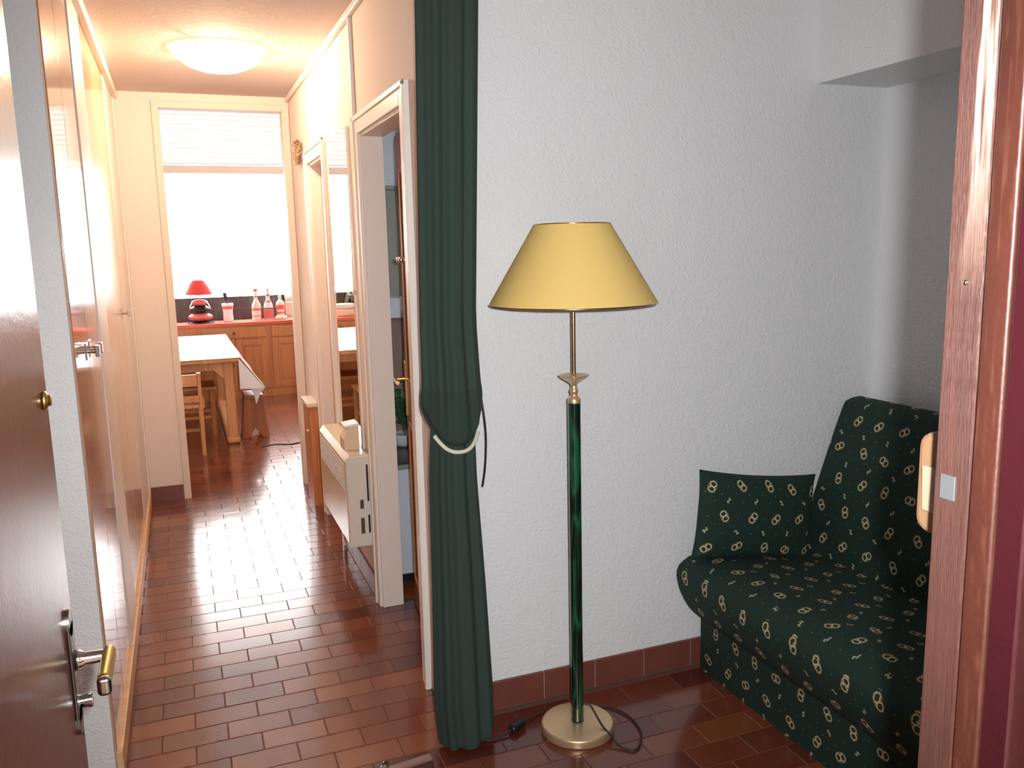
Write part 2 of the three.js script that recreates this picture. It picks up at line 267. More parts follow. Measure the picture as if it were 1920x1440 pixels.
// floor: terracotta tiles 19.4 x 10 cm in half bond, joints recessed
{
  const floor = struct('floor');
  part(floor, 'bed', [box(-0.95, 2.6, -0.12, -0.0018, ZW - 0.05, ZD + 0.08), box(-0.95, 2.1, -0.12, -0.0018, ZE, ZW - 0.05), box(KX0 - 0.1, 2.1, -0.12, -0.0018, ZK - 0.2, ZE)], M.grout);
  const P = 0.194, R = 0.1015, w = P - 0.0022, d = R - 0.0022, b = 0.0016, t = 0.012;
  const tileGeo = (() => {
    const rings = [[w / 2, -t, d / 2], [w / 2, -b, d / 2], [w / 2 - b, 0, d / 2 - b]].map(([x, y, z]) => [[-x, y, -z], [-x, y, z], [x, y, z], [x, y, -z]]);
    const g = [], quad = (a, b2, c, e) => g.push(...a, ...b2, ...c, ...a, ...c, ...e);
    for (let k = 0; k < 2; k++) for (let j = 0; j < 4; j++) { const a = rings[k][j], b2 = rings[k][(j + 1) % 4], c = rings[k + 1][(j + 1) % 4], e = rings[k + 1][j]; quad(a, b2, c, e); }
    quad(rings[2][0], rings[2][1], rings[2][2], rings[2][3]);
    const q = new THREE.BufferGeometry(); q.setAttribute('position', new THREE.Float32BufferAttribute(g, 3)); q.computeVertexNormals(); return metric(q);
  })();
  const geos = [0, 1, 2, 3].map((k) => { const g = tileGeo.clone(), uv = g.attributes.uv; for (let i = 0; i < uv.count; i++) uv.setXY(i, uv.getX(i) + 0.37 * k, uv.getY(i) + 0.21 * k); return g; });
  const tones = [[0.188, 0.041, 0.019], [0.232, 0.055, 0.022], [0.153, 0.031, 0.018], [0.267, 0.073, 0.026], [0.206, 0.045, 0.021], [0.122, 0.024, 0.015], [0.223, 0.06, 0.024], [0.175, 0.041, 0.02]];
  const mats = tones.map((c) => phys({ color: lin(...c), map: clayMap, roughness: 0.2, clearcoat: 0.5, clearcoatRoughness: 0.1 }));
  const rects = [[-0.73, 2.40, ZW, ZD + 0.02], [-0.30, 0.72, ZE - 0.02, ZW], [-0.78, -0.30, -2.5, ZW], [KX0, KX1, ZK, ZE - 0.02], [0.72, RX, RZ, ZW - 0.08]];
  const list = [], cam = new THREE.Vector3(0, 1.5, 0);
  camera.updateMatrixWorld(); const view = camera.matrixWorld.clone().invert(), proj = camera.projectionMatrix.clone(), v = new THREE.Vector3();
  for (let k = -70; k < 40; k++) {
    const z = -3.45 - R * k * -1, odd = ((k % 2) + 2) % 2, x0 = odd ? -0.065 : -0.163;
    for (let i = -12; i < 16; i++) {
      const x = x0 + P * (i + 0.5);
      if (!rects.some(([a, b2, c, e]) => x > a && x < b2 && z > c && z < e)) continue;
      v.set(x, 0, z).applyMatrix4(view); const front = v.z < 0; v.applyMatrix4(proj);
      const seen = front && Math.abs(v.x) < 1.05 && Math.abs(v.y) < 1.12 && !(x > 1.62 && z > ZW) && !(x > 0.72 && z < ZW) && !(x < -0.26 && z < -2.3);
      list.push({ x, z, d: cam.distanceTo(new THREE.Vector3(x, 0, z)) + (seen ? 0 : 100), tone: Math.floor(rnd() * tones.length), g: Math.floor(rnd() * 4), rx: (rnd() - 0.5) * 0.005, rz: (rnd() - 0.5) * 0.004 });
    }
  }
  list.sort((a, b2) => a.d - b2.d);
  list.slice(0, 300).forEach((q) => { const m = part(floor, 'tile', geos[q.g], mats[q.tone]); m.position.set(q.x, 0, q.z); m.rotation.set(q.rx, 0, q.rz); });
  const rest = list.slice(300), inst = finish(new THREE.InstancedMesh(geos[0], phys({ map: clayMap, roughness: 0.2, clearcoat: 0.5, clearcoatRoughness: 0.1 }), rest.length)), mm = new THREE.Matrix4(), col = new THREE.Color();
  rest.forEach((q, i) => { mm.makeRotationFromEuler(new THREE.Euler(q.rx, 0, q.rz)).setPosition(q.x, 0, q.z); inst.setMatrixAt(i, mm); inst.setColorAt(i, col.setRGB(...tones[q.tone])); });
  inst.name = 'tile_field'; inst.userData.kind = 'stuff'; floor.add(inst);
}
// tiled skirtings
function skirting(name, tiles, bed) { const s = struct(name); part(s, 'mortar', bed, M.groutPale); for (const t of tiles) part(s, 'tile', t, M.skirtTile); return s; }
{
  const t = []; for (let x = 0.838 - 0.1905; x < XA - 0.02; x += 0.1905) t.push(box(Math.max(x + 0.0015, XR), Math.min(x + 0.189, XA), 0.002, 0.098, ZW, ZW + 0.012, 0.002));
  skirting('baseboard_back', t, box(XR, XA, 0, 0.095, ZW, ZW + 0.008));
  const u = []; for (let z = ZW + 0.013; z < ZD - 0.1; z += 0.1905) u.push(box(XA - 0.012, XA, 0.002, 0.098, z, Math.min(z + 0.188, ZD - 0.06), 0.002));
  skirting('baseboard_right', u, box(XA - 0.008, XA, 0, 0.095, ZW, ZD - 0.06));
  skirting('baseboard_hall_end', [box(-0.262, -0.078, 0.002, 0.095, ZE, ZE + 0.012, 0.002)], box(-0.265, -0.076, 0, 0.093, ZE, ZE + 0.008));
  skirting('baseboard_hall_right', [box(XR - 0.012, XR, 0.002, 0.098, -5.40, -5.21, 0.002), box(XR - 0.012, XR, 0.002, 0.098, -4.165, -3.98, 0.002), box(XR - 0.012, XR, 0.002, 0.098, -3.975, -3.785, 0.002), box(XR - 0.012, XR, 0.002, 0.098, -3.78, -3.59, 0.002), box(XR - 0.012, XR, 0.002, 0.098, -3.585, -3.475, 0.002)], [box(XR - 0.008, XR, 0, 0.095, -5.41, -5.2), box(XR - 0.008, XR, 0, 0.095, -4.17, -3.47)]);
}
// cornices, battens and corner strips
struct('trim_1', box(XL - 0.01, XL + 0.03, 2.375, H, ZE, -2.5, 0.008), M.paint);
struct('trim_2', box(XR - 0.02, XR, 2.39, H, ZE, ZW - 0.1, 0.006), M.paint);
struct('trim_3', box(XR - 0.014, XR, 0, H, -3.465, -3.435, 0.004), M.paint);
struct('trim_4', box(XL - 0.02, XL + 0.012, 0.0, 2.39, -5.45, -5.40, 0.004), M.paint);
// frame round the passage at the end of the hall, with the bar under the transom
{
  const d = struct('door_3');
  part(d, 'frame', [box(-0.075, -0.035, 0, 2.375, ZE - 0.10, ZE + 0.014, 0.004), box(0.655, 0.698, 0, 2.375, ZE - 0.10, ZE + 0.014, 0.004), box(-0.036, 0.656, 2.335, 2.374, ZE - 0.10, ZE + 0.013, 0.004)], M.cream);
}
{ // slatted blind over the upper panes
  const b = thing('venetian_blind', 'white slatted blind over the upper panes of the kitchen window', 'blind', [(WX0 + WX1) / 2, WB1 + 0.005, ZK - 0.025]);
  const hw = (WX1 - WX0) / 2 - 0.005;
  part(b, 'head_rail', box(-hw, hw, 0.61, 0.64, -0.02, 0.02, 0.003), M.white);
  const slat = metric(turned(new RoundedBoxGeometry(2 * hw, 0.002, 0.052, 1, 0.0008), 1.3));
  for (let k = 0; k < 13; k++) { const sl = part(b, 'slat', slat, M.slat); sl.position.y = 0.035 + k * 0.048; }
  part(b, 'bottom_rail', box(-hw, hw, 0.0, 0.012, -0.018, 0.018, 0.003), M.white);
  for (const x of [-0.8, 0.0, 0.8]) part(b, 'ladder_cord', box(x - 0.0015, x + 0.0015, 0.005, 0.59, 0.029, 0.0305), M.white);
}
// ---------------------------------------------------------------- entrance door: leaf standing open at the left, worn jamb at the right
{
  const d = struct('door_1');
  const leaf = part(d, 'leaf', box(XD0 - 0.038, XD0 + 0.003, 0.008, 2.06, -1.155, ZD - 0.01, 0.002), M.mahogany);
  const X = XD0 + 0.003;
  const plate = [box(X, X + 0.004, 0.925, 1.055, -1.130, -1.095, 0.002), turned(new THREE.CylinderGeometry(0.0175, 0.0175, 0.004, 24), 0, 0, Math.PI / 2, [X + 0.002, 1.055, -1.1125]), turned(new THREE.CylinderGeometry(0.0175, 0.0175, 0.004, 24), 0, 0, Math.PI / 2, [X + 0.002, 0.925, -1.1125])];
  part(leaf, 'handle_plate', plate, M.steel);
  part(leaf, 'handle_neck', turned(lathe([[0, 0], [0.013, 0], [0.012, 0.006], [0.0085, 0.012], [0.0075, 0.034], [0.0085, 0.039], [0, 0.039]], 24), 0, 0, -Math.PI / 2, [X + 0.004, 1.005, -1.112]), M.chrome);
  part(leaf, 'lever', [turned(new RoundedBoxGeometry(0.015, 0.023, 0.082, 3, 0.0075), 0.05, -0.02, 0, [X + 0.042, 1.003, -1.080])], M.gold);
  part(leaf, 'lever_tip', turned(new RoundedBoxGeometry(0.016, 0.024, 0.012, 3, 0.006), 0.05, 0, 0, [X + 0.0423, 1.001, -1.036]), M.chrome);
  part(leaf, 'key_turn', [turned(new THREE.CylinderGeometry(0.008, 0.009, 0.014, 20), 0, 0, Math.PI / 2, [X + 0.011, 0.945, -1.122]), box(X + 0.012, X + 0.018, 0.935, 0.955, -1.124, -1.119, 0.002)], M.chrome);
  part(leaf, 'upper_lock', [turned(lathe([[0, 0], [0.011, 0], [0.011, 0.004], [0.007, 0.006], [0.007, 0.009], [0, 0.010]], 24), 0, 0, -Math.PI / 2, [X, 1.332, -1.118])], M.gold);
  const jamb = part(d, 'jamb_rebate', box(XD1, XD1 + 0.07, 0, 2.12, ZD + 0.022, ZD + 0.064 - 0.0025 - 0.015), M.wornA);
  { // uv: across the 24 mm visible band and over the whole height
    const g = jamb.geometry = box(XD1, XD1 + 0.055, 0, 2.12, ZD + 0.001, ZD + 0.032, 0.002), uv = g.attributes.uv, p = g.attributes.position;
    for (let i = 0; i < p.count; i++) uv.setXY(i, (p.getZ(i) - ZD) / 0.031, p.getY(i) / 2.12);
  }
  part(d, 'seal_groove', box(XD1 + 0.006, XD1 + 0.055, 0, 2.12, ZD + 0.032, ZD + 0.036), M.darkInside);
  part(d, 'jamb_stop', box(XD1 - 0.004, XD1 + 0.055, 0, 2.12, ZD + 0.036, ZD + 0.057, 0.0025), M.wornB);
  part(d, 'outer_moulding', [box(XD1 - 0.002, XD1 + 0.075, 0, 2.12, ZD + 0.057, ZD + 0.080, 0.003), box(XD1 + 0.030, XD1 + 0.13, 0, 2.16, ZD + 0.080, ZD + 0.098, 0.004)], M.crimson);
  part(d, 'hinge_jamb', [box(XD0 - 0.062, XD0 - 0.005, 0, 2.12, ZD + 0.001, ZD + 0.08, 0.003), box(XD0 - 0.062, XD1 + 0.06, 2.065, 2.12, ZD + 0.001, ZD + 0.08, 0.003)], M.wornB);
  part(d, 'strike_plate', [box(XD1 - 0.0015, XD1 + 0.001, 1.303, 1.322, ZD + 0.008, ZD + 0.021, 0.0005)], M.zinc);
  part(d, 'screw', turned(new THREE.SphereGeometry(0.0022, 12, 8), 0, 0, 0, [XD1 - 0.0005, 1.467, ZD + 0.019]), M.chrome);
}
{ // light switch on the wall return just inside the jamb
  const s = thing('light_switch', 'beige light switch with an ivory rocker beside the worn door jamb', 'light switch', [XD1 + 0.07, 1.294, -0.512]);
  part(s, 'cover', turned(extrude([[1, -1], [1, 1], [-1, 1], [-1, -1]].flatMap(([sx, sy], k) => [0, 1, 2, 3, 4].map((j) => { const a = (k - 1 + j / 4) * Math.PI / 2; return [sx * 0.003 + 0.008 * Math.cos(a), sy * 0.030 + 0.008 * Math.sin(a)]; })), 0.012, 0.006), 0, -Math.PI / 2, 0, [-0.006, 0, 0]), M.beigePlastic);
  part(s, 'rocker', turned(new RoundedBoxGeometry(0.006, 0.040, 0.015, 2, 0.002), 0, 0, 0.06, [-0.0245, -0.004, 0]), M.ivoryPlastic);
}
// ---------------------------------------------------------------- hall left: closets
function closet(name, label, doors, knobs, mat, extra) {
  const c = thing(name, label, 'closet', [XL, 0, doors[0][0]]);
  const z0 = doors[0][0], zn = doors[doors.length - 1][1];
  part(c, 'plinth', box(-0.02, 0.014, 0, 0.078, zn - z0, 0, 0.004), M.pine);
  part(c, 'carcass', [box(-0.5, -0.025, 0.0, 2.375, zn - z0, zn - z0 + 0.02), box(-0.5, -0.025, 0.0, 2.375, -0.02, 0), box(-0.5, -0.48, 0, 2.375, zn - z0, 0)], M.cream);
  doors.forEach(([a, b], k) => {
    const d = part(c, 'door', box(-0.024, 0.0, 0.082, 2.37, b - z0 + 0.002, a - z0 - 0.002, 0.003), mat);
    for (const z of knobs[k]) {
      part(d, 'knob', [turned(new RoundedBoxGeometry(0.012, 0.034, 0.034, 2, 0.003), 0, 0, 0, [0.030, 1.218, z - z0]), turned(new THREE.CylinderGeometry(0.006, 0.008, 0.026, 16), 0, 0, Math.PI / 2, [0.012, 1.218, z - z0]), box(0, 0.003, 1.193, 1.243, z - z0 - 0.025, z - z0 + 0.025, 0.001)], M.chrome);
    }
  });
  return c;
}
closet('closet', 'glossy brown veneer hall closet with a pair of chrome knobs', [[-2.512, -2.845], [-2.845, -3.235]], [[-2.80], [-2.895]], M.veneer);
const c2 = closet('closet', 'plain closet front farther down the hall with one small knob', [[-3.62, -4.12], [-4.12, -4.74]], [[], [-4.56]], M.veneerPale);
struct('wall_hall_pier', box(XL - 0.05, XL + 0.004, 0.08, 2.375, -3.619, -3.236, 0.003), M.paint);
struct('wall_hall_pier_far', box(XL - 0.05, XL + 0.002, 0.0, 2.375, -5.40, -4.742, 0.003), M.paint);
struct('trim_5', [box(XL - 0.02, XL + 0.014, 0, 0.078, -3.619, -3.236, 0.004), box(XL - 0.02, XL + 0.014, 0, 0.078, -5.40, -4.741, 0.004)], M.pine);
// ---------------------------------------------------------------- hall right: doors, mirror, heater
function casing(parent, z0, z1, top, w, prof = 0.016) {
  const x0 = XR - prof, x1 = XR + 0.002;
  part(parent, 'frame', [
    box(x0, x1, 0, top + w, z0 - w, z0, 0.004), box(x0, x1, 0, top + w, z1, z1 + w, 0.004), box(x0, x1, top, top + w, z0, z1, 0.004),
    box(x0 - 0.006, x0 + 0.003, 0, top + w, z0 - w, z0 - w + 0.018, 0.003), box(x0 - 0.006, x0 + 0.003, 0, top + w, z1 + w - 0.018, z1 + w, 0.003), box(x0 - 0.006, x0 + 0.003, top + w - 0.018, top + w, z0 - w, z1 + w, 0.003),
    box(XR - 0.004, XR + 0.084, 0, top, z0 - 0.004, z0 + 0.012, 0.003), box(XR - 0.004, XR + 0.084, 0, top, z1 - 0.012, z1 + 0.004, 0.003), box(XR - 0.004, XR + 0.084, top - 0.012, top + 0.004, z0, z1, 0.003)], M.paint);
}
{ // near door, ajar into the side room
  const d = struct('door_2'); casing(d, D1[0], D1[1], 1.945, 0.068);
  const leaf = new THREE.Group(); leaf.name = 'leaf'; leaf.position.set(XR + 0.045, 0, D1[1] - 0.015); leaf.rotation.y = -0.133; d.add(leaf);
  part(leaf, 'panel', [box(0, 0.036, 0.012, 1.935, -0.645, 0, 0.002)], M.leafWood);
  part(leaf, 'moulding', [[0.15, 0.82], [0.98, 1.80]].flatMap(([a, b]) => [box(-0.009, 0.001, a, b, -0.535, -0.515, 0.003), box(-0.009, 0.001, a, b, -0.13, -0.11, 0.003), box(-0.009, 0.001, a, a + 0.02, -0.535, -0.11, 0.003), box(-0.009, 0.001, b - 0.02, b, -0.535, -0.11, 0.003)]), M.leafWood);
  part(leaf, 'handle', [box(-0.005, 0.0, 0.83, 1.04, -0.63, -0.592, 0.002), turned(new THREE.CylinderGeometry(0.008, 0.008, 0.045, 16), 0, 0, Math.PI / 2, [-0.024, 0.98, -0.61]), turned(new THREE.CylinderGeometry(0.008, 0.007, 0.11, 16), Math.PI / 2, 0, 0, [-0.046, 0.98, -0.56]), box(-0.002, 0.030, 0.82, 1.05, -0.6475, -0.6445, 0.001)], M.gold);
  for (const z of [-0.42, -0.34]) part(leaf, 'hook', [turned(new THREE.SphereGeometry(0.012, 16, 10), 0, 0, 0, [-0.03, 1.46, z]), turned(new THREE.CylinderGeometry(0.006, 0.009, 0.03, 14), 0, 0, Math.PI / 2, [-0.014, 1.46, z])], M.chrome);
}
{ // far door, shut in its recess
  const d = struct('door_4'); casing(d, D2[0], D2[1], 1.96, 0.075);
  const leaf = part(d, 'leaf', box(XR + 0.055, XR + 0.09, 0.01, 1.955, D2[0], D2[1], 0.002), M.pinkWood);
  part(leaf, 'handle', [turned(new THREE.CylinderGeometry(0.007, 0.007, 0.04, 14), 0, 0, Math.PI / 2, [XR + 0.035, 0.99, D2[1] - 0.07]), turned(new THREE.CylinderGeometry(0.007, 0.006, 0.10, 14), Math.PI / 2, 0, 0, [XR + 0.016, 0.99, D2[1] - 0.12])], M.brass);
}
{
  const m = thing('wall_mirror', 'tall narrow mirror on the hall wall above the heater', 'mirror', [XR, 0.62, -3.825]);
  part(m, 'glass', box(-0.014, -0.006, 0, 1.385, -0.222, 0.222), M.mirror);
  part(m, 'backing', box(-0.007, 0, -0.002, 1.387, -0.224, 0.224), M.paint);
  for (const z of [-0.22, 0.22]) part(m, 'clip', box(-0.018, 0, 0.69, 0.71, z - 0.006, z + 0.006, 0.002), M.chrome);
}
{
  const h = thing('wall_heater', 'cream electric panel heater on the hall wall below the mirror', 'heater', [XR, 0.245, -3.81]);
  const L = 0.355;
  part(h, 'body', turned(extrude([[0, 0.0], [0.075, 0.0], [0.105, 0.02], [0.105, 0.375], [0.088, 0.40], [0.02, 0.40], [0, 0.39]], 2 * L - 0.02, 0.004), 0, Math.PI, 0, [-0.005, 0, L - 0.01]), M.enamelGloss);
  const holes = []; for (let r = 0; r < 7; r++) for (let c = 0; c < 42; c++) holes.push(box(-0.1155, -0.1145, 0.245 + r * 0.018, 0.2565 + r * 0.018, -L + 0.03 + c * 0.0155, -L + 0.039 + c * 0.0155));
  const g = part(h, 'grille', holes, M.white); g.userData.kind = 'stuff';
  part(h, 'end_cap', box(-0.112, -0.012, 0.002, 0.398, L - 0.004, L + 0.006, 0.004), M.enamel);
  for (const [a, b] of [[0.20, 0.36], [0.06, 0.14]]) part(h, 'vent', box(-0.030, -0.022, a, b, L + 0.003, L + 0.0075, 0.001), M.black);
  for (const [a, b] of [[0.17, 0.21], [0.06, 0.13]]) part(h, 'control', box(-0.062, -0.046, a, b, L + 0.004, L + 0.010, 0.002), M.steel);
  for (const z of [-L + 0.06, L - 0.12]) part(h, 'bracket', box(-0.04, 0, -0.012, 0.01, z, z + 0.03), M.enamel);
}
{
  const b = thing('small_box', 'small cream box with slanted white top standing on the wall heater', 'box', [XR - 0.065, 0.6485, -3.60]);
  part(b, 'case', turned(extrude([[-0.03, 0], [0.03, 0], [0.03, 0.10], [-0.005, 0.10], [-0.03, 0.045]], 0.09, 0.003), 0, 0, 0, [0, 0.003, -0.045]), M.enamelWarm);
  part(b, 'lid', turned(new RoundedBoxGeometry(0.062, 0.010, 0.098, 2, 0.003), 0, 0, 0.12, [0.004, 0.108, 0]), M.white);
}
{
  const c = thing('low_cupboard', 'narrow brown cupboard with a cream top at the end of the hall', 'cupboard', [XR, 0.0, -5.06]);
  part(c, 'body', box(-0.055, 0, 0.0, 0.60, -0.13, 0.13, 0.003), M.sideboardWood);
  part(c, 'top', box(-0.066, 0, 0.60, 0.625, -0.14, 0.14, 0.004), M.cream);
  part(c, 'knob', turned(new THREE.SphereGeometry(0.01, 12, 8), 0, 0, 0, [-0.063, 0.45, 0.08]), M.brass);
}
{ // dried sprig hanging high on the wall
  const w = thing('dried_wreath', 'small brown dried wreath hanging high on the wall by the far door', 'wreath', [XR - 0.014, 2.055, -5.0]);
  const tw = []; for (let k = 0; k < 46; k++) { const a = k / 46 * Math.PI * 2, r = 0.038 + 0.022 * rnd(); tw.push(tube([[0.012 * (rnd() - 0.5), r * Math.cos(a), r * Math.sin(a)], [-0.015 * rnd(), (r + 0.012) * Math.cos(a + 0.3), (r + 0.012) * Math.sin(a + 0.3)], [-0.028 * rnd(), (r + 0.018 * rnd()) * Math.cos(a + 0.6), (r + 0.018) * Math.sin(a + 0.6)]], 0.004, 6, 5)); }
  part(w, 'twigs', tw, M.straw);
  part(w, 'hoop', turned(new THREE.TorusGeometry(0.045, 0.008, 8, 32), 0, Math.PI / 2, 0), M.straw);
}
{ // dome lamp on the hall ceiling
  const l = thing('ceiling_lamp', 'glowing glass dome lamp on the hall ceiling', 'lamp', [0.25, H, -4.27]);
  part(l, 'base', lathe([[0, 0], [0.185, 0], [0.185, -0.012], [0, -0.012]], 40), M.white);
  const glow = std({ color: lin(0.9, 0.85, 0.75), roughness: 0.3, emissive: new THREE.Color(1.0, 0.72, 0.36), emissiveIntensity: HALL_LAMP.glow, side: THREE.DoubleSide });
  part(l, 'shade', lathe([[0.198, -0.012], [0.202, -0.018], [0.196, -0.026], [0.175, -0.048], [0.14, -0.072], [0.09, -0.09], [0.04, -0.098], [0, -0.1]], 56), glow);
  for (const a of [0, 2.09, 4.19]) part(l, 'clip', box(0.197 * Math.cos(a) - 0.003, 0.197 * Math.cos(a) + 0.003, -0.024, 0, 0.197 * Math.sin(a) - 0.003, 0.197 * Math.sin(a) + 0.003, 0.001), M.brass);
  const p = new THREE.PointLight(HALL_LAMP.color, HALL_LAMP.cd, 0, 2); p.name = 'hall_bulb'; p.position.set(0, -0.036, 0); p.castShadow = true; p.shadow.radius = 1.0; l.add(p);
}
{ // dome lamp on the landing ceiling
  const l = thing('landing_lamp', 'glass dome lamp on the landing ceiling outside the entrance', 'lamp', [0.75, 2.4, 0.75]);
  part(l, 'base', lathe([[0, 0], [0.10, 0], [0.10, -0.012], [0, -0.012]], 32), M.white);
  part(l, 'shade', lathe([[0.17, -0.01], [0.17, -0.02], [0.14, -0.06], [0.08, -0.085], [0, -0.095]], 40), std({ color: lin(0.9, 0.88, 0.82), emissive: new THREE.Color(1, 0.85, 0.65), emissiveIntensity: LANDING_LAMP.glow, side: THREE.DoubleSide }));
  const p = new THREE.PointLight(LANDING_LAMP.color, LANDING_LAMP.cd, 0, 2); p.name = 'landing_bulb'; p.position.set(0, -0.05, 0); p.castShadow = true; p.shadow.radius = 3; l.add(p);
}
// ---------------------------------------------------------------- green curtain
{
  const c = thing('curtain', 'dark green gathered curtain tied back at the corner of the white wall', 'curtain', [0.70, 0, -2.285]);
  const ring = (cx, hw, hd, yf, folds, amp, ph) => { const r = []; for (let k = 0; k < 160; k++) { const a = k / 160 * Math.PI * 2, f = 1 + amp * Math.sin(folds * a + ph) + amp * 0.5 * Math.sin((folds * 2 - 3) * a + ph * 2.1), x = cx + hw * Math.cos(a) * (1 + (f - 1) * 0.35); r.push([x, yf((x - cx) / hw), hd * Math.sin(a) * f]); } return r; };
  const at = (table, y) => { for (let i = 0; i < table.length - 1; i++) if (y <= table[i][0] && y >= table[i + 1][0]) { const t = (table[i][0] - y) / (table[i][0] - table[i + 1][0]); return table[i].slice(1).map((v, k) => v + (table[i + 1][k + 1] - v) * t); } return table[table.length - 1].slice(1); };
  // height, centre x, half width, half depth (x relative to the group)
  const up = [[2.41, 0.030, 0.090, 0.045], [2.15, 0.024, 0.086, 0.045], [1.30, -0.003, 0.080, 0.050], [1.12, 0.001, 0.084, 0.058], [1.03, 0.001, 0.089, 0.066], [0.98, 0.001, 0.090, 0.066], [0.955, 0.001, 0.089, 0.062], [0.942, 0.002, 0.084, 0.052], [0.938, 0.003, 0.06, 0.03]];
  const ys = []; for (let y = 2.41; y > 1.1; y -= 0.06) ys.push(y); for (let y = 1.1; y > 0.938; y -= 0.012) ys.push(y); ys.push(0.938);
  part(c, 'upper_cloth', loft(ys.map((y, i) => { const [cx, hw, hd] = at(up, y), low = Math.max(0, Math.min(1, (1.12 - y) / 0.17)); return ring(cx, hw, hd, (s) => y + low * 0.105 * Math.min(1.1, Math.pow(Math.abs(s), 2.6)), 9, 0.13 * (1 - 0.55 * low), 0.4 + y * 0.35); }), true, 1, 1.5), M.green);
  const lo = [[1.02, 0.002, 0.06, 0.045], [0.93, 0.001, 0.066, 0.048], [0.83, -0.001, 0.069, 0.05], [0.5, 0.006, 0.079, 0.055], [0.15, 0.009, 0.089, 0.062], [0.012, 0.015, 0.083, 0.062]];
  const yl = []; for (let y = 1.02; y > 0.012; y -= 0.045) yl.push(y); yl.push(0.012);
  part(c, 'lower_cloth', loft(yl.map((y) => { const [cx, hw, hd] = at(lo, y); return ring(cx, hw, hd, (s) => Math.max(0.01, y + (y < 0.2 ? 0.028 * (s - 0.1) * (0.2 - y) / 0.2 : 0)), 8, 0.14, 1.3 + y * 0.4); }), true, 1, 1), M.green);
  const tie = []; for (let k = 0; k <= 24; k++) { const a = 0.55 + k / 24 * (Math.PI - 1.1), x = 0.002 + 0.076 * Math.cos(a); tie.push([x, 0.929 + 0.105 * Math.pow(Math.abs((x - 0.002) / 0.089), 2.6), 0.072 * Math.sin(a) - 0.006]); }
  part(c, 'tieback', tube(tie, 0.006, 60, 10), M.rope, 'cream rope tieback');
  part(c, 'pull_cord', tube([[0.088, 1.09, 0.0], [0.094, 1.02, 0.012], [0.098, 0.95, 0.014], [0.094, 0.86, 0.01], [0.088, 0.80, 0.0]], 0.0026, 30, 6), M.black);
  part(c, 'curtain_rail', box(-0.085, 0.15, 2.395, 2.42, -0.02, 0.02, 0.004), M.paint);
}
// ---------------------------------------------------------------- floor lamp
{
  const l = thing('floor_lamp', 'brass floor lamp with green marbled post and yellow cone shade', 'floor lamp', [1.052, 0, -2.205]);
  part(l, 'base', lathe([[0, 0.0], [0.110, 0.0], [0.114, 0.003], [0.114, 0.022], [0.111, 0.027], [0.105, 0.029], [0.03, 0.031], [0, 0.031]], 72), M.brass);
  part(l, 'post', lathe([[0, 0.03], [0.0215, 0.03], [0.0195, 0.036], [0.0195, 1.04], [0.018, 1.046], [0, 1.046]], 10), M.marble);
  part(l, 'collar', smoothLathe([[0.020, 1.043], [0.019, 1.055], [0.010, 1.065], [0.013, 1.078], [0.009, 1.09], [0.012, 1.10], [0.030, 1.112], [0.043, 1.121], [0.043, 1.125], [0.02, 1.124], [0.007, 1.127]], 40), M.brass);
  part(l, 'rod', lathe([[0.0062, 1.12], [0.0062, 1.36]], 18), M.brassRod);
  part(l, 'socket', lathe([[0.0, 1.34], [0.017, 1.34], [0.019, 1.36], [0.018, 1.41], [0, 1.41]], 24), M.white);
  part(l, 'bulb', smoothLathe([[0.013, 1.41], [0.02, 1.43], [0.029, 1.46], [0.024, 1.49], [0.001, 1.505]], 24), M.glass);
  const sh = part(l, 'shade', lathe([[0.2425, 1.334], [0.1085, 1.559], [0.1065, 1.558], [0.2405, 1.333], [0.2425, 1.334]], 96), M.shade);
  part(sh, 'rim', [turned(new THREE.TorusGeometry(0.2425, 0.0022, 8, 96), Math.PI / 2, 0, 0, [0, 1.334, 0]), turned(new THREE.TorusGeometry(0.1085, 0.0018, 8, 72), Math.PI / 2, 0, 0, [0, 1.559, 0])], M.brassRod);
  part(sh, 'spider', [0, 2.094, 4.189].map((a) => tube([[0, 1.42, 0], [0.05 * Math.cos(a), 1.46, 0.05 * Math.sin(a)], [0.107 * Math.cos(a), 1.556, 0.107 * Math.sin(a)]], 0.0018, 10, 6)), M.brassRod);
  part(l, 'cord', tube([[0.018, 0.085, 0.008], [0.035, 0.082, 0.016], [0.046, 0.058, 0.035], [0.052, 0.036, 0.07], [0.062, 0.022, 0.105], [0.072, 0.006, 0.145], [0.105, 0.005, 0.175], [0.162, 0.005, 0.115], [0.18, 0.005, 0.02], [0.155, 0.005, -0.055], [0.09, 0.005, -0.105], [0.0, 0.005, -0.135], [-0.09, 0.006, -0.118], [-0.15, 0.012, -0.085]], 0.0035, 160, 8), M.cord);
  part(l, 'cord_switch', turned(new RoundedBoxGeometry(0.062, 0.024, 0.030, 4, 0.011), 0, 0.45, 0, [-0.175, 0.014, -0.072]), M.black);
  part(l, 'cord_tail', tube([[-0.20, 0.012, -0.06], [-0.245, 0.005, -0.045], [-0.29, 0.005, -0.05], [-0.31, 0.005, -0.1], [-0.30, 0.005, -0.16]], 0.0035, 40, 8), M.cord);
}
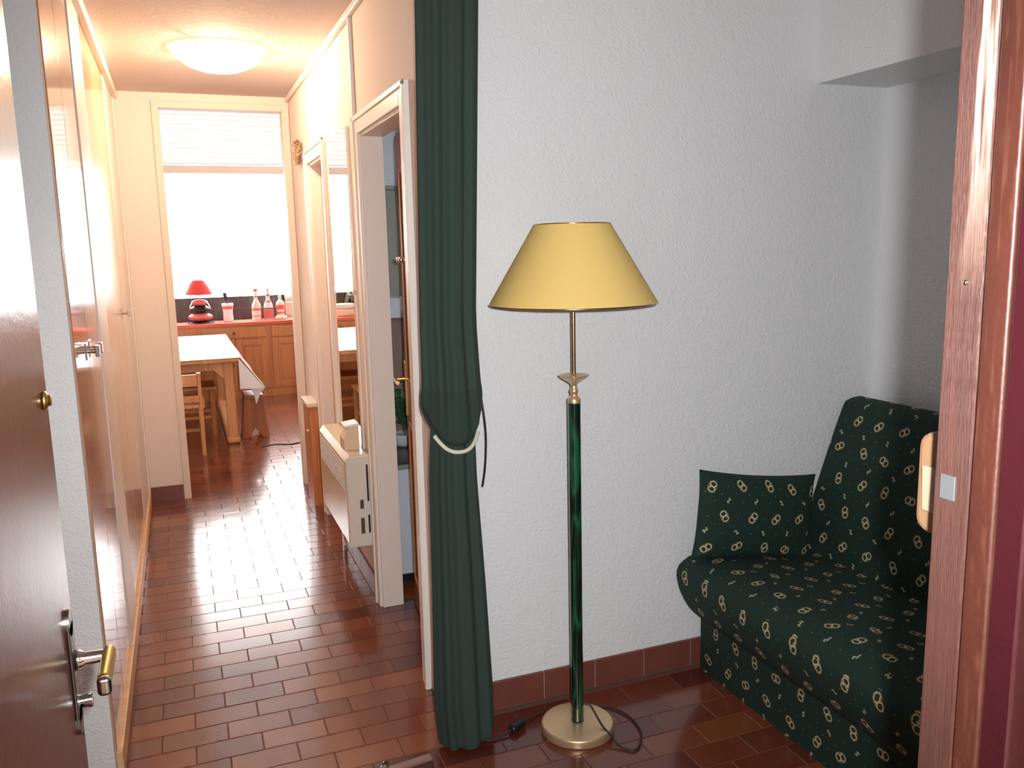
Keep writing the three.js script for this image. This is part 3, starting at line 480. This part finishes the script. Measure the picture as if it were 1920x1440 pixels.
// ---------------------------------------------------------------- sofa bed and cushion
{
  const s = thing('sofa_bed', 'dark green sofa bed with gold ring print in the white alcove', 'sofa', [1.62, 0, -1.50]);
  const L = 0.89;   // half length along the wall
  // the print runs round the profile by its length, so that no motif is cut on the rounded edges
  const ex = (pts, b, l = L) => {
    const g = metric(toCreasedNormals(turned(extrude(pts, 2 * (l - b), b, false), 0, 0, 0, [0, 0, -(l - b)]), 0.9)), p = g.attributes.position, uv = g.attributes.uv, at = [0], q = [...pts, pts[0]];
    for (let i = 1; i < q.length; i++) at.push(at[i - 1] + Math.hypot(q[i][0] - q[i - 1][0], q[i][1] - q[i - 1][1]));
    const along = (x, y, mx, my) => { let best = 1e9, v = 0; for (let i = 1; i < q.length; i++) { const [ax, ay] = q[i - 1], dx = q[i][0] - ax, dy = q[i][1] - ay, n2 = dx * dx + dy * dy || 1e-9, tm = Math.max(0, Math.min(1, ((mx - ax) * dx + (my - ay) * dy) / n2)), e = Math.hypot(ax + tm * dx - mx, ay + tm * dy - my); if (e < best) { best = e; v = at[i - 1] + (((x - ax) * dx + (y - ay) * dy) / n2) * Math.sqrt(n2); } } return v; };
    for (let i = 0; i < p.count; i += 3) {
      const z = [0, 1, 2].map((k) => p.getZ(i + k)); if (Math.max(...z) - Math.min(...z) < 0.2) continue;
      const mx = (p.getX(i) + p.getX(i + 1) + p.getX(i + 2)) / 3, my = (p.getY(i) + p.getY(i + 1) + p.getY(i + 2)) / 3;
      for (let k = 0; k < 3; k++) uv.setXY(i + k, z[k], along(p.getX(i + k), p.getY(i + k), mx, my));
    }
    return g;
  };
  part(s, 'base', ex([[0.012, 0.012], [0.70, 0.012], [0.70, 0.19], [0.012, 0.19]], 0.012, L - 0.005), M.print);
  const curve = (pts, n) => new THREE.SplineCurve(pts.map((p) => new THREE.Vector2(...p))).getPoints(n).map((v) => [v.x, v.y]);
  const seat = [...curve([[-0.005, 0.215], [-0.045, 0.26], [-0.078, 0.33], [-0.082, 0.385], [-0.045, 0.412]], 14), ...curve([[0.02, 0.418], [0.2, 0.395], [0.40, 0.37], [0.53, 0.375]], 10), [0.545, 0.35], [0.54, 0.205]];
  part(s, 'seat', ex(seat, 0.016), M.print);
  const back = [...curve([[0.455, 0.375], [0.475, 0.50], [0.535, 0.68], [0.61, 0.875], [0.632, 0.905], [0.67, 0.912]], 18), [0.735, 0.895], [0.752, 0.84], [0.66, 0.52], [0.62, 0.36], [0.5, 0.33]];
  part(s, 'backrest', ex(back, 0.018), M.print);
  for (const z of [-0.8, 0.8]) part(s, 'leg', box(0.08, 0.13, 0, 0.02, z - 0.025, z + 0.025, 0.003), M.black);
}
{
  const c = thing('cushion', 'square cushion with gold ring print leaning on the white wall', 'cushion', [1.805, 0.553, -2.33], 0);
  const n = 28, W = 0.246, Hh = 0.155, T = 0.062, pos = [], uv = [], idx = [];
  for (const sgn of [1, -1]) for (let i = 0; i <= n; i++) for (let j = 0; j <= n; j++) {
    const u = j / n * 2 - 1, v = i / n * 2 - 1, e = Math.pow(Math.max(0, (1 - u * u) * (1 - v * v)), 0.42);
    const x = u * W * (1 - 0.05 * (1 - v * v)), y = v * Hh * (1 - 0.085 * (1 - u * u)) + 0.004 * u;
    pos.push(x, y, sgn * T * e * (0.95 + 0.1 * N2(j / n, i / n, 4))); uv.push(x * 1.02 + 0.13, y * 1.02 + 0.07);
  }
  const st = (n + 1) * (n + 1);
  for (let q = 0; q < 2; q++) for (let i = 0; i < n; i++) for (let j = 0; j < n; j++) { const a = q * st + i * (n + 1) + j, b = a + 1, d = a + n + 1, e = d + 1; if (q === 0) idx.push(a, b, e, a, e, d); else idx.push(a, e, b, a, d, e); }
  const g = new THREE.BufferGeometry(); g.setAttribute('position', new THREE.Float32BufferAttribute(pos, 3)); g.setAttribute('uv', new THREE.Float32BufferAttribute(uv, 2)); g.setIndex(idx); g.computeVertexNormals();
  const cover = part(c, 'cover', g, M.print); cover.rotation.set(-0.10, 0, -0.165);
}
// ---------------------------------------------------------------- leather bag at the bottom of the view
{
  const b = thing('leather_bag', 'brown leather bag with a buckled strap lying on the tiles', 'bag', [0.455, 0, -1.985], 0.12);
  part(b, 'body', metric(toCreasedNormals(turned(extrude([[-0.035, 0.004], [0.035, 0.004], [0.03, 0.10], [0.012, 0.158], [-0.012, 0.158], [-0.03, 0.10]], 0.15, 0.008), 0, Math.PI / 2, 0, [-0.09, 0, 0.0]), 0.7)), M.leather);
  part(b, 'edge', turned(new RoundedBoxGeometry(0.118, 0.010, 0.026, 2, 0.004), 0, 0, 0, [0.008, 0.169, 0]), M.leatherPale);
  part(b, 'strap', tube([[-0.075, 0.05, 0.02], [-0.10, 0.11, 0.02], [-0.085, 0.155, 0.01], [-0.066, 0.172, 0.0], [-0.055, 0.165, -0.02]], 0.008, 30, 8), M.leatherPale);
  part(b, 'buckle', turned(new THREE.TorusGeometry(0.014, 0.0032, 8, 24), 0, 0.5, 0, [-0.064, 0.182, 0.0]), M.steel);
  part(b, 'stud', turned(new THREE.SphereGeometry(0.006, 12, 8), 0, 0, 0, [-0.094, 0.135, 0.026]), M.chrome);
}
// ---------------------------------------------------------------- side room behind the ajar door
{
  const c = thing('low_fridge', 'low white fridge with a dark top seen through the open door', 'fridge', [0.79, 0, -3.53]);
  part(c, 'body', box(0, 0.5, 0.062, 0.53, -0.56, -0.02, 0.006), M.applianceWhite);
  part(c, 'door', box(0, 0.5, 0.062, 0.545, -0.018, 0.01, 0.008), M.applianceWhite);
  part(c, 'worktop', box(-0.005, 0.505, 0.545, 0.572, -0.58, 0.012, 0.004), M.darkTop);
  part(c, 'worktop_edge', box(-0.005, 0.505, 0.548, 0.568, 0.012, 0.016, 0.002), std({ color: lin(0.20, 0.27, 0.22), roughness: 0.4 }));
  part(c, 'plinth', box(0.01, 0.49, 0, 0.06, -0.5, -0.06), M.black);
}
{
  const p = thing('potted_plant', 'small green plant in a grey pot on the low fridge', 'plant', [0.945, 0.572, -3.86]);
  part(p, 'pot', lathe([[0, 0.0], [0.05, 0.0], [0.066, 0.02], [0.072, 0.06], [0.066, 0.06], [0, 0.05]], 32), M.applianceWhite);
  const st = [], lf = [];
  for (let k = 0; k < 9; k++) { const a = rnd() * 6.28, r = 0.02 + 0.05 * rnd(), h = 0.13 + 0.16 * rnd(); st.push(tube([[0, 0.05, 0], [r * 0.4 * Math.cos(a), 0.05 + h * 0.5, r * 0.4 * Math.sin(a)], [r * Math.cos(a), 0.05 + h, r * Math.sin(a)]], 0.003, 8, 5)); for (let q = 0; q < 5; q++) { const t = 0.4 + q * 0.15, g = new THREE.SphereGeometry(1, 8, 6); g.scale(0.028, 0.003, 0.016); lf.push(turned(g, rnd() * 0.8 - 0.4, rnd() * 6.28, rnd() * 0.8 - 0.4, [r * t * Math.cos(a) + 0.015 * (rnd() - 0.5), 0.05 + h * t, r * t * Math.sin(a) + 0.015 * (rnd() - 0.5)])); } }
  part(p, 'stem', st, M.leaf); part(p, 'foliage', lf, M.leaf);
}
{
  const w = thing('wall_cupboard', 'pale grey wall cupboard high behind the open door', 'cupboard', [0.79, 1.80, RZ]);
  part(w, 'body', box(0, 0.9, 0, 0.6, 0, 0.028, 0.003), M.applianceWhite);
  part(w, 'door', box(0.002, 0.45, 0.03, 0.16, 0.028, 0.034, 0.002), M.applianceWhite);
  part(w, 'bottom_rail', box(0, 0.9, -0.018, 0, 0, 0.05, 0.003), M.olive);
  const s = thing('wall_shelf', 'narrow white shelf on the mauve wall behind the open door', 'shelf', [0.79, 1.165, RZ]);
  part(s, 'board', box(0, 0.9, 0, 0.10, 0.012, 0.06, 0.004), M.applianceWhite);
  for (const x of [0.1, 0.7]) part(s, 'bracket', box(x, x + 0.02, -0.03, 0, 0.012, 0.05), M.steel);
  struct('wall_panel_upper', box(0.785, 1.99, 1.27, 1.78, RZ, RZ + 0.012), M.olive);
  struct('wall_panel_lower', box(0.785, 1.99, 0.58, 1.16, RZ, RZ + 0.012), M.mauveTile);
}
// ---------------------------------------------------------------- kitchen: sideboard and what stands on it
const SBZ = -9.1;
{
  const s = thing('sideboard', 'long pine sideboard with drawers and panelled doors under the kitchen window', 'sideboard', [0, 0, SBZ]);
  part(s, 'carcass', box(-0.62, 1.5, 0.06, 0.755, -0.44, -0.006), M.sideboardWood);
  part(s, 'plinth', box(-0.61, 1.49, 0, 0.075, -0.42, 0.002, 0.003), M.sideboardWood);
  part(s, 'top', box(-0.64, 1.52, 0.755, 0.785, -0.455, 0.018, 0.006), M.sideboardWood);
  for (const x of [-0.53, 0.155, 0.84]) {
    const w = 0.655, d = part(s, 'drawer', box(x + 0.012, x + w - 0.012, 0.625, 0.742, -0.008, 0.012, 0.005), M.sideboardWood);
    part(d, 'knob', turned(new THREE.SphereGeometry(0.016, 16, 10), 0, 0, 0, [x + w / 2, 0.685, 0.026]), M.pineDark);
    for (const k of [0, 1]) {
      const a = x + 0.010 + k * (w / 2 - 0.004), b = a + w / 2 - 0.012;
      const dr = part(s, 'door', [box(a, a + 0.06, 0.085, 0.612, -0.008, 0.012, 0.004), box(b - 0.06, b, 0.085, 0.612, -0.008, 0.012, 0.004), box(a + 0.06, b - 0.06, 0.085, 0.15, -0.008, 0.012, 0.004), box(a + 0.06, b - 0.06, 0.547, 0.612, -0.008, 0.012, 0.004)], M.sideboardWood);
      part(dr, 'panel', [box(a + 0.058, b - 0.058, 0.148, 0.549, -0.008, 0.002), box(a + 0.085, b - 0.085, 0.175, 0.522, -0.004, 0.009, 0.006)], M.sideboardWood);
      part(dr, 'knob', turned(new THREE.SphereGeometry(0.014, 14, 9), 0, 0, 0, [k ? a + 0.03 : b - 0.03, 0.345, 0.024]), M.pineDark);
    }
  }
}
{
  const r = thing('table_runner', 'red cloth runner along the top of the pine sideboard', 'cloth', [0, 0.7855, SBZ]);
  part(r, 'cloth', [box(-0.62, 1.2, 0, 0.003, -0.40, 0.020, 0.001), box(-0.62, 1.2, -0.020, 0.003, 0.019, 0.022, 0.001)], M.redCloth);
}
{ // dark tiled upstand below the window
  const s = struct('trim_6'); part(s, 'mortar', box(-0.62, 1.062, 0.785, 1.035, SBZ - 0.497, SBZ - 0.462), M.groutPale);
  const dk = std({ color: lin(0.055, 0.03, 0.026), roughness: 0.3, map: clayMap });
  for (let i = 0; i < 14; i++) for (let j = 0; j < 2; j++) part(s, 'tile', box(-0.62 + i * 0.12 + 0.0015, -0.62 + i * 0.12 + 0.1185, 0.787 + j * 0.124, 0.787 + j * 0.124 + 0.121, SBZ - 0.465, SBZ - 0.457, 0.002), dk);
}
const TOP = 0.789;
{
  const l = thing('table_lamp', 'red table lamp on stacked stones at the left of the sideboard', 'lamp', [0.175, TOP, -9.28]);
  const stone = (r, h, y, m) => part(l, 'stone', turned(new THREE.SphereGeometry(1, 28, 18).scale(r, h, r * 0.85), 0, 0, 0, [0, y, 0]), m);
  part(l, 'base', lathe([[0, 0], [0.13, 0], [0.13, 0.008], [0.12, 0.014], [0, 0.016]], 36), M.black);
  stone(0.122, 0.048, 0.062, M.pinkRed); stone(0.10, 0.042, 0.142, M.black); stone(0.082, 0.034, 0.21, M.pinkRed);
  part(l, 'hoop', [turned(new THREE.TorusGeometry(0.10, 0.006, 8, 36, Math.PI), 0, 0, 0, [0, 0.135, 0.02])], M.chrome);
  part(l, 'rod', lathe([[0.008, 0.23], [0.008, 0.30]], 12), M.chrome);
  part(l, 'shade', lathe([[0.14, 0.292], [0.132, 0.31], [0.098, 0.375], [0.068, 0.425], [0.052, 0.44], [0.050, 0.438], [0.096, 0.373], [0.138, 0.292]], 48), M.redShade);
}
{
  const c = thing('utensil_jar', 'white jar with a pink band holding a dark spatula', 'jar', [0.447, TOP, -9.30]);
  part(c, 'jar', smoothLathe([[0, 0], [0.046, 0], [0.05, 0.02], [0.047, 0.10], [0.058, 0.17], [0.056, 0.185], [0.05, 0.185], [0.044, 0.14]], 32), M.white);
  part(c, 'band', lathe([[0.0535, 0.132], [0.0575, 0.158]], 32), M.pinkRed);
  part(c, 'spatula', [tube([[0.0, 0.06, 0], [-0.004, 0.18, 0.01], [-0.01, 0.26, 0.012]], 0.007, 12, 8), turned(new RoundedBoxGeometry(0.036, 0.075, 0.008, 2, 0.003), 0, 0, 0.2, [-0.016, 0.265, 0.012])], M.black);
}
{
  const bottle = (label, x, z, h, pts, bands, base) => {
    const b = thing('bottle', label, 'bottle', [x, TOP, z], 0, 'patterned bottles on the sideboard'); const k = h / 0.33;
    part(b, 'body', smoothLathe(pts.map(([r, y]) => [r, y * k]), 28), base);
    for (const [r, y0, y1, m] of bands) part(b, 'band', lathe([[r, y0 * k], [r + 0.002, (y0 + y1) / 2 * k], [r, y1 * k]], 28), m);
    return b;
  };
  const tall = [[0, 0], [0.045, 0], [0.048, 0.02], [0.046, 0.14], [0.03, 0.19], [0.019, 0.215], [0.018, 0.30], [0.022, 0.31], [0.02, 0.33], [0, 0.332]];
  bottle('tall slim bottle with pale body and thin red bands, middle of the sideboard', 0.735, -9.30, 0.335, tall, [[0.0485, 0.10, 0.125, M.pinkRed], [0.0475, 0.04, 0.052, M.red], [0.0195, 0.235, 0.25, M.pinkRed], [0.0235, 0.30, 0.32, M.pinkRed]], M.enamel);
  bottle('tall red and white bottle with a solid red lower half on the sideboard', 0.858, -9.30, 0.33, tall, [[0.0495, 0.015, 0.11, M.pinkRed], [0.0485, 0.115, 0.125, M.black], [0.032, 0.185, 0.20, M.pinkRed], [0.0195, 0.25, 0.27, M.pinkRed]], M.white);
  bottle('shortest pink and white bottle on a wide foot at right end of sideboard', 0.982, -9.30, 0.25, [[0, 0], [0.062, 0], [0.062, 0.03], [0.04, 0.06], [0.042, 0.12], [0.046, 0.20], [0.03, 0.25], [0.016, 0.27], [0.016, 0.32], [0, 0.33]], [[0.0475, 0.14, 0.20, M.pinkRed], [0.0425, 0.08, 0.10, M.pinkRed]], M.enamel);
}
{ // things only the mirror shows
  const b = thing('bread_box', 'cream bread box at the left end of the sideboard, seen in the mirror', 'box', [-0.29, TOP, -9.28]);
  part(b, 'body', box(-0.10, 0.10, 0, 0.08, -0.08, 0.08, 0.012), M.enamelWarm); part(b, 'lid', box(-0.103, 0.103, 0.082, 0.135, -0.083, 0.083, 0.02), M.enamel);
  const p = thing('leafy_plant', 'dark leafy plant behind the bread box, seen in the mirror', 'plant', [-0.50, TOP, -9.34]);
  part(p, 'pot', lathe([[0, 0], [0.05, 0], [0.065, 0.1], [0.06, 0.1], [0, 0.09]], 24), M.clayDark);
  const lf = []; for (let k = 0; k < 60; k++) { const a = rnd() * 6.28, r = 0.13 * Math.sqrt(rnd()), g = new THREE.SphereGeometry(1, 8, 6); g.scale(0.045, 0.004, 0.022); lf.push(turned(g, rnd() - 0.5, rnd() * 6.28, rnd() - 0.5, [r * Math.cos(a), 0.11 + 0.15 * rnd(), r * 0.6 * Math.sin(a)])); }
  part(p, 'foliage', lf, M.darkLeaf);
  const c = thing('window_curtain', 'pale green curtain drawn aside at the left of the kitchen window', 'curtain', [-0.70, 0.9, ZK + 0.04]);
  const rings = []; for (let i = 0; i <= 12; i++) { const y = 1.42 * (1 - i / 12), w = 0.10 + 0.16 * Math.pow(i / 12, 1.3), r = []; for (let k = 0; k <= 60; k++) { const t = k / 60; r.push([-0.12 + t * w * 2, y, 0.02 * Math.sin(t * 44) + 0.01]); } rings.push(r); }
  part(c, 'cloth', loft(rings, false), M.greenDrape);
}
// ---------------------------------------------------------------- kitchen table, cloth, chairs
{
  const t = thing('dining_table', 'pine dining table with plank legs under a white cloth', 'table', [-0.12, 0, -7.9]);
  part(t, 'tabletop', box(-0.56, 0.50, 0.655, 0.688, -1.02, 1.02, 0.006), M.pineUp);
  part(t, 'apron', [box(-0.48, 0.44, 0.585, 0.655, 0.90, 0.925, 0.003), box(-0.48, 0.44, 0.585, 0.655, -0.925, -0.90, 0.003), box(-0.48, -0.455, 0.585, 0.655, -0.9, 0.9, 0.003), box(0.415, 0.44, 0.585, 0.655, -0.9, 0.9, 0.003)], M.pineUp);
  for (const [sx, sz] of [[1, 1], [-1, 1], [1, -1], [-1, -1]]) {
    const x = sx > 0 ? 0.425 : -0.47, z = sz * 0.93;
    part(t, 'leg', [box(x - 0.038, x + 0.038, 0.05, 0.655, z - 0.03, z + 0.03, 0.008), turned(extrude([[0, 0], [0.02, 0.0], [0.11, 0.10], [0.11, 0.12], [0, 0.12]], 0.03, 0.004), 0, sx > 0 ? Math.PI : 0, 0, [x - sx * 0.03, 0.53, z + (sx > 0 ? 0.015 : -0.015)])], M.pineUp);
  }
  for (const sx of [0.425, -0.47]) part(t, 'foot', [box(sx - 0.05, sx + 0.05, 0, 0.055, -1.0, 1.0, 0.022)], M.pineUp);
}
{
  const c = thing('tablecloth', 'glossy white cloth covering the pine table with one corner flaring out', 'tablecloth', [-0.12, 0.689, -7.9]);
  part(c, 'top', box(-0.57, 0.512, 0, 0.003, -1.03, 1.03, 0.001), M.cloth);
  const rows = 12, cols = 30, rings = [];
  for (let i = 0; i <= rows; i++) { const s = i / rows, r = []; for (let j = 0; j <= cols; j++) { const q = j / cols, z = -1.03 + 2.06 * q, k = Math.pow(q, 1.0); r.push([0.512 + s * 0.175 * k + 0.006 * Math.sin(q * 22) * s * k, 0.0025 - s * 0.25 * k - s * 0.004, z]); } rings.push(r); }
  part(c, 'side_fall', loft(rings, false), M.cloth);
  part(c, 'corner_fall', loft([0, 0.5, 1].map((s) => [0, 0.25, 0.5, 0.75, 1].map((q) => [0.50 + q * 0.187, 0.0 - 0.25 * Math.max(q, s) - 0.004, 1.03 - 0.02 * s * (1 - q)])), false), M.cloth);
  part(c, 'fold', loft([[[0.57, -0.245, 1.0], [0.63, -0.25, 1.015], [0.687, -0.25, 1.03]], [[0.60, -0.30, 0.98], [0.62, -0.31, 0.99], [0.65, -0.30, 1.0]], [[0.612, -0.385, 0.96], [0.615, -0.388, 0.965], [0.618, -0.385, 0.97]]], false), M.cloth);
}
function chair(label, pos, turn, seatH, backH, mat, group) {
  const c = thing('wooden_chair', label, 'chair', pos, turn, group);
  part(c, 'seat', box(-0.19, 0.19, seatH - 0.03, seatH, -0.19, 0.19, 0.008), mat);
  for (const [x, z] of [[-0.16, 0.16], [0.16, 0.16]]) part(c, 'leg', metric(turned(new THREE.CylinderGeometry(0.026, 0.021, seatH - 0.03, 4, 1).rotateY(Math.PI / 4), 0, 0, 0, [x, (seatH - 0.03) / 2, z]).toNonIndexed()), mat);
  for (const x of [-0.16, 0.16]) part(c, 'leg', metric(turned(new THREE.CylinderGeometry(0.021, 0.021, backH, 4, 1).rotateY(Math.PI / 4), -0.06, 0, 0, [x, backH / 2, -0.175]).toNonIndexed()), mat);
  part(c, 'backrest', [box(-0.15, 0.15, backH - 0.10, backH - 0.01, -0.215, -0.19, 0.006), box(-0.15, 0.15, backH - 0.22, backH - 0.17, -0.21, -0.187, 0.006)], mat);
  part(c, 'stretcher', [box(-0.15, 0.15, 0.12, 0.145, 0.15, 0.17, 0.004), box(-0.165, -0.15, 0.15, 0.175, -0.16, 0.16, 0.004), box(0.15, 0.165, 0.15, 0.175, -0.16, 0.16, 0.004)], mat);
  return c;
}
chair('low pale pine chair at the near end of the white table', [-0.085, 0, -6.78], Math.PI, 0.39, 0.63, M.pineUp);
chair('reddish pine chair pushed under the white table, half hidden', [0.02, 0, -7.45], Math.PI * 0.5, 0.42, 0.62, M.sideboardWood);
{
  const c = thing('wooden_stool', 'dark brown splayed stool below the flaring corner of the tablecloth', 'stool', [0.485, 0, -7.16]);
  part(c, 'seat', box(-0.075, 0.075, 0.335, 0.36, -0.14, 0.14, 0.006), M.pineDark);
  for (const z of [-0.12, 0.10]) part(c, 'side_panel', turned(extrude([[-0.07, 0.335], [0.07, 0.335], [0.105, 0.0], [0.06, 0.0], [0.0, 0.09], [-0.06, 0.0], [-0.105, 0.0]], 0.02, 0.002), 0, 0, 0, [0, 0.002, z]), M.pineDark);
  part(c, 'stretcher', box(-0.015, 0.015, 0.17, 0.20, -0.12, 0.12, 0.004), M.pineDark);
}
chair('dark red-brown chair on the far side of the table, seen in the mirror', [-0.85, 0, -7.6], Math.PI / 2, 0.42, 0.72, M.wine);
{
  const c = thing('electric_cable', 'thin dark cable lying across the kitchen tiles', 'cable', [0.55, 0, -6.7]);
  part(c, 'cable', tube([[-0.05, 0.004, 0.02], [0.05, 0.004, -0.02], [0.16, 0.004, 0.03], [0.3, 0.004, -0.01], [0.6, 0.004, 0.02]], 0.004, 60, 6), M.black);
}
scene.traverse((o) => { if (o.isMesh && o.material?.transmission === 1) o.castShadow = false; });
renderer.render(scene, camera);
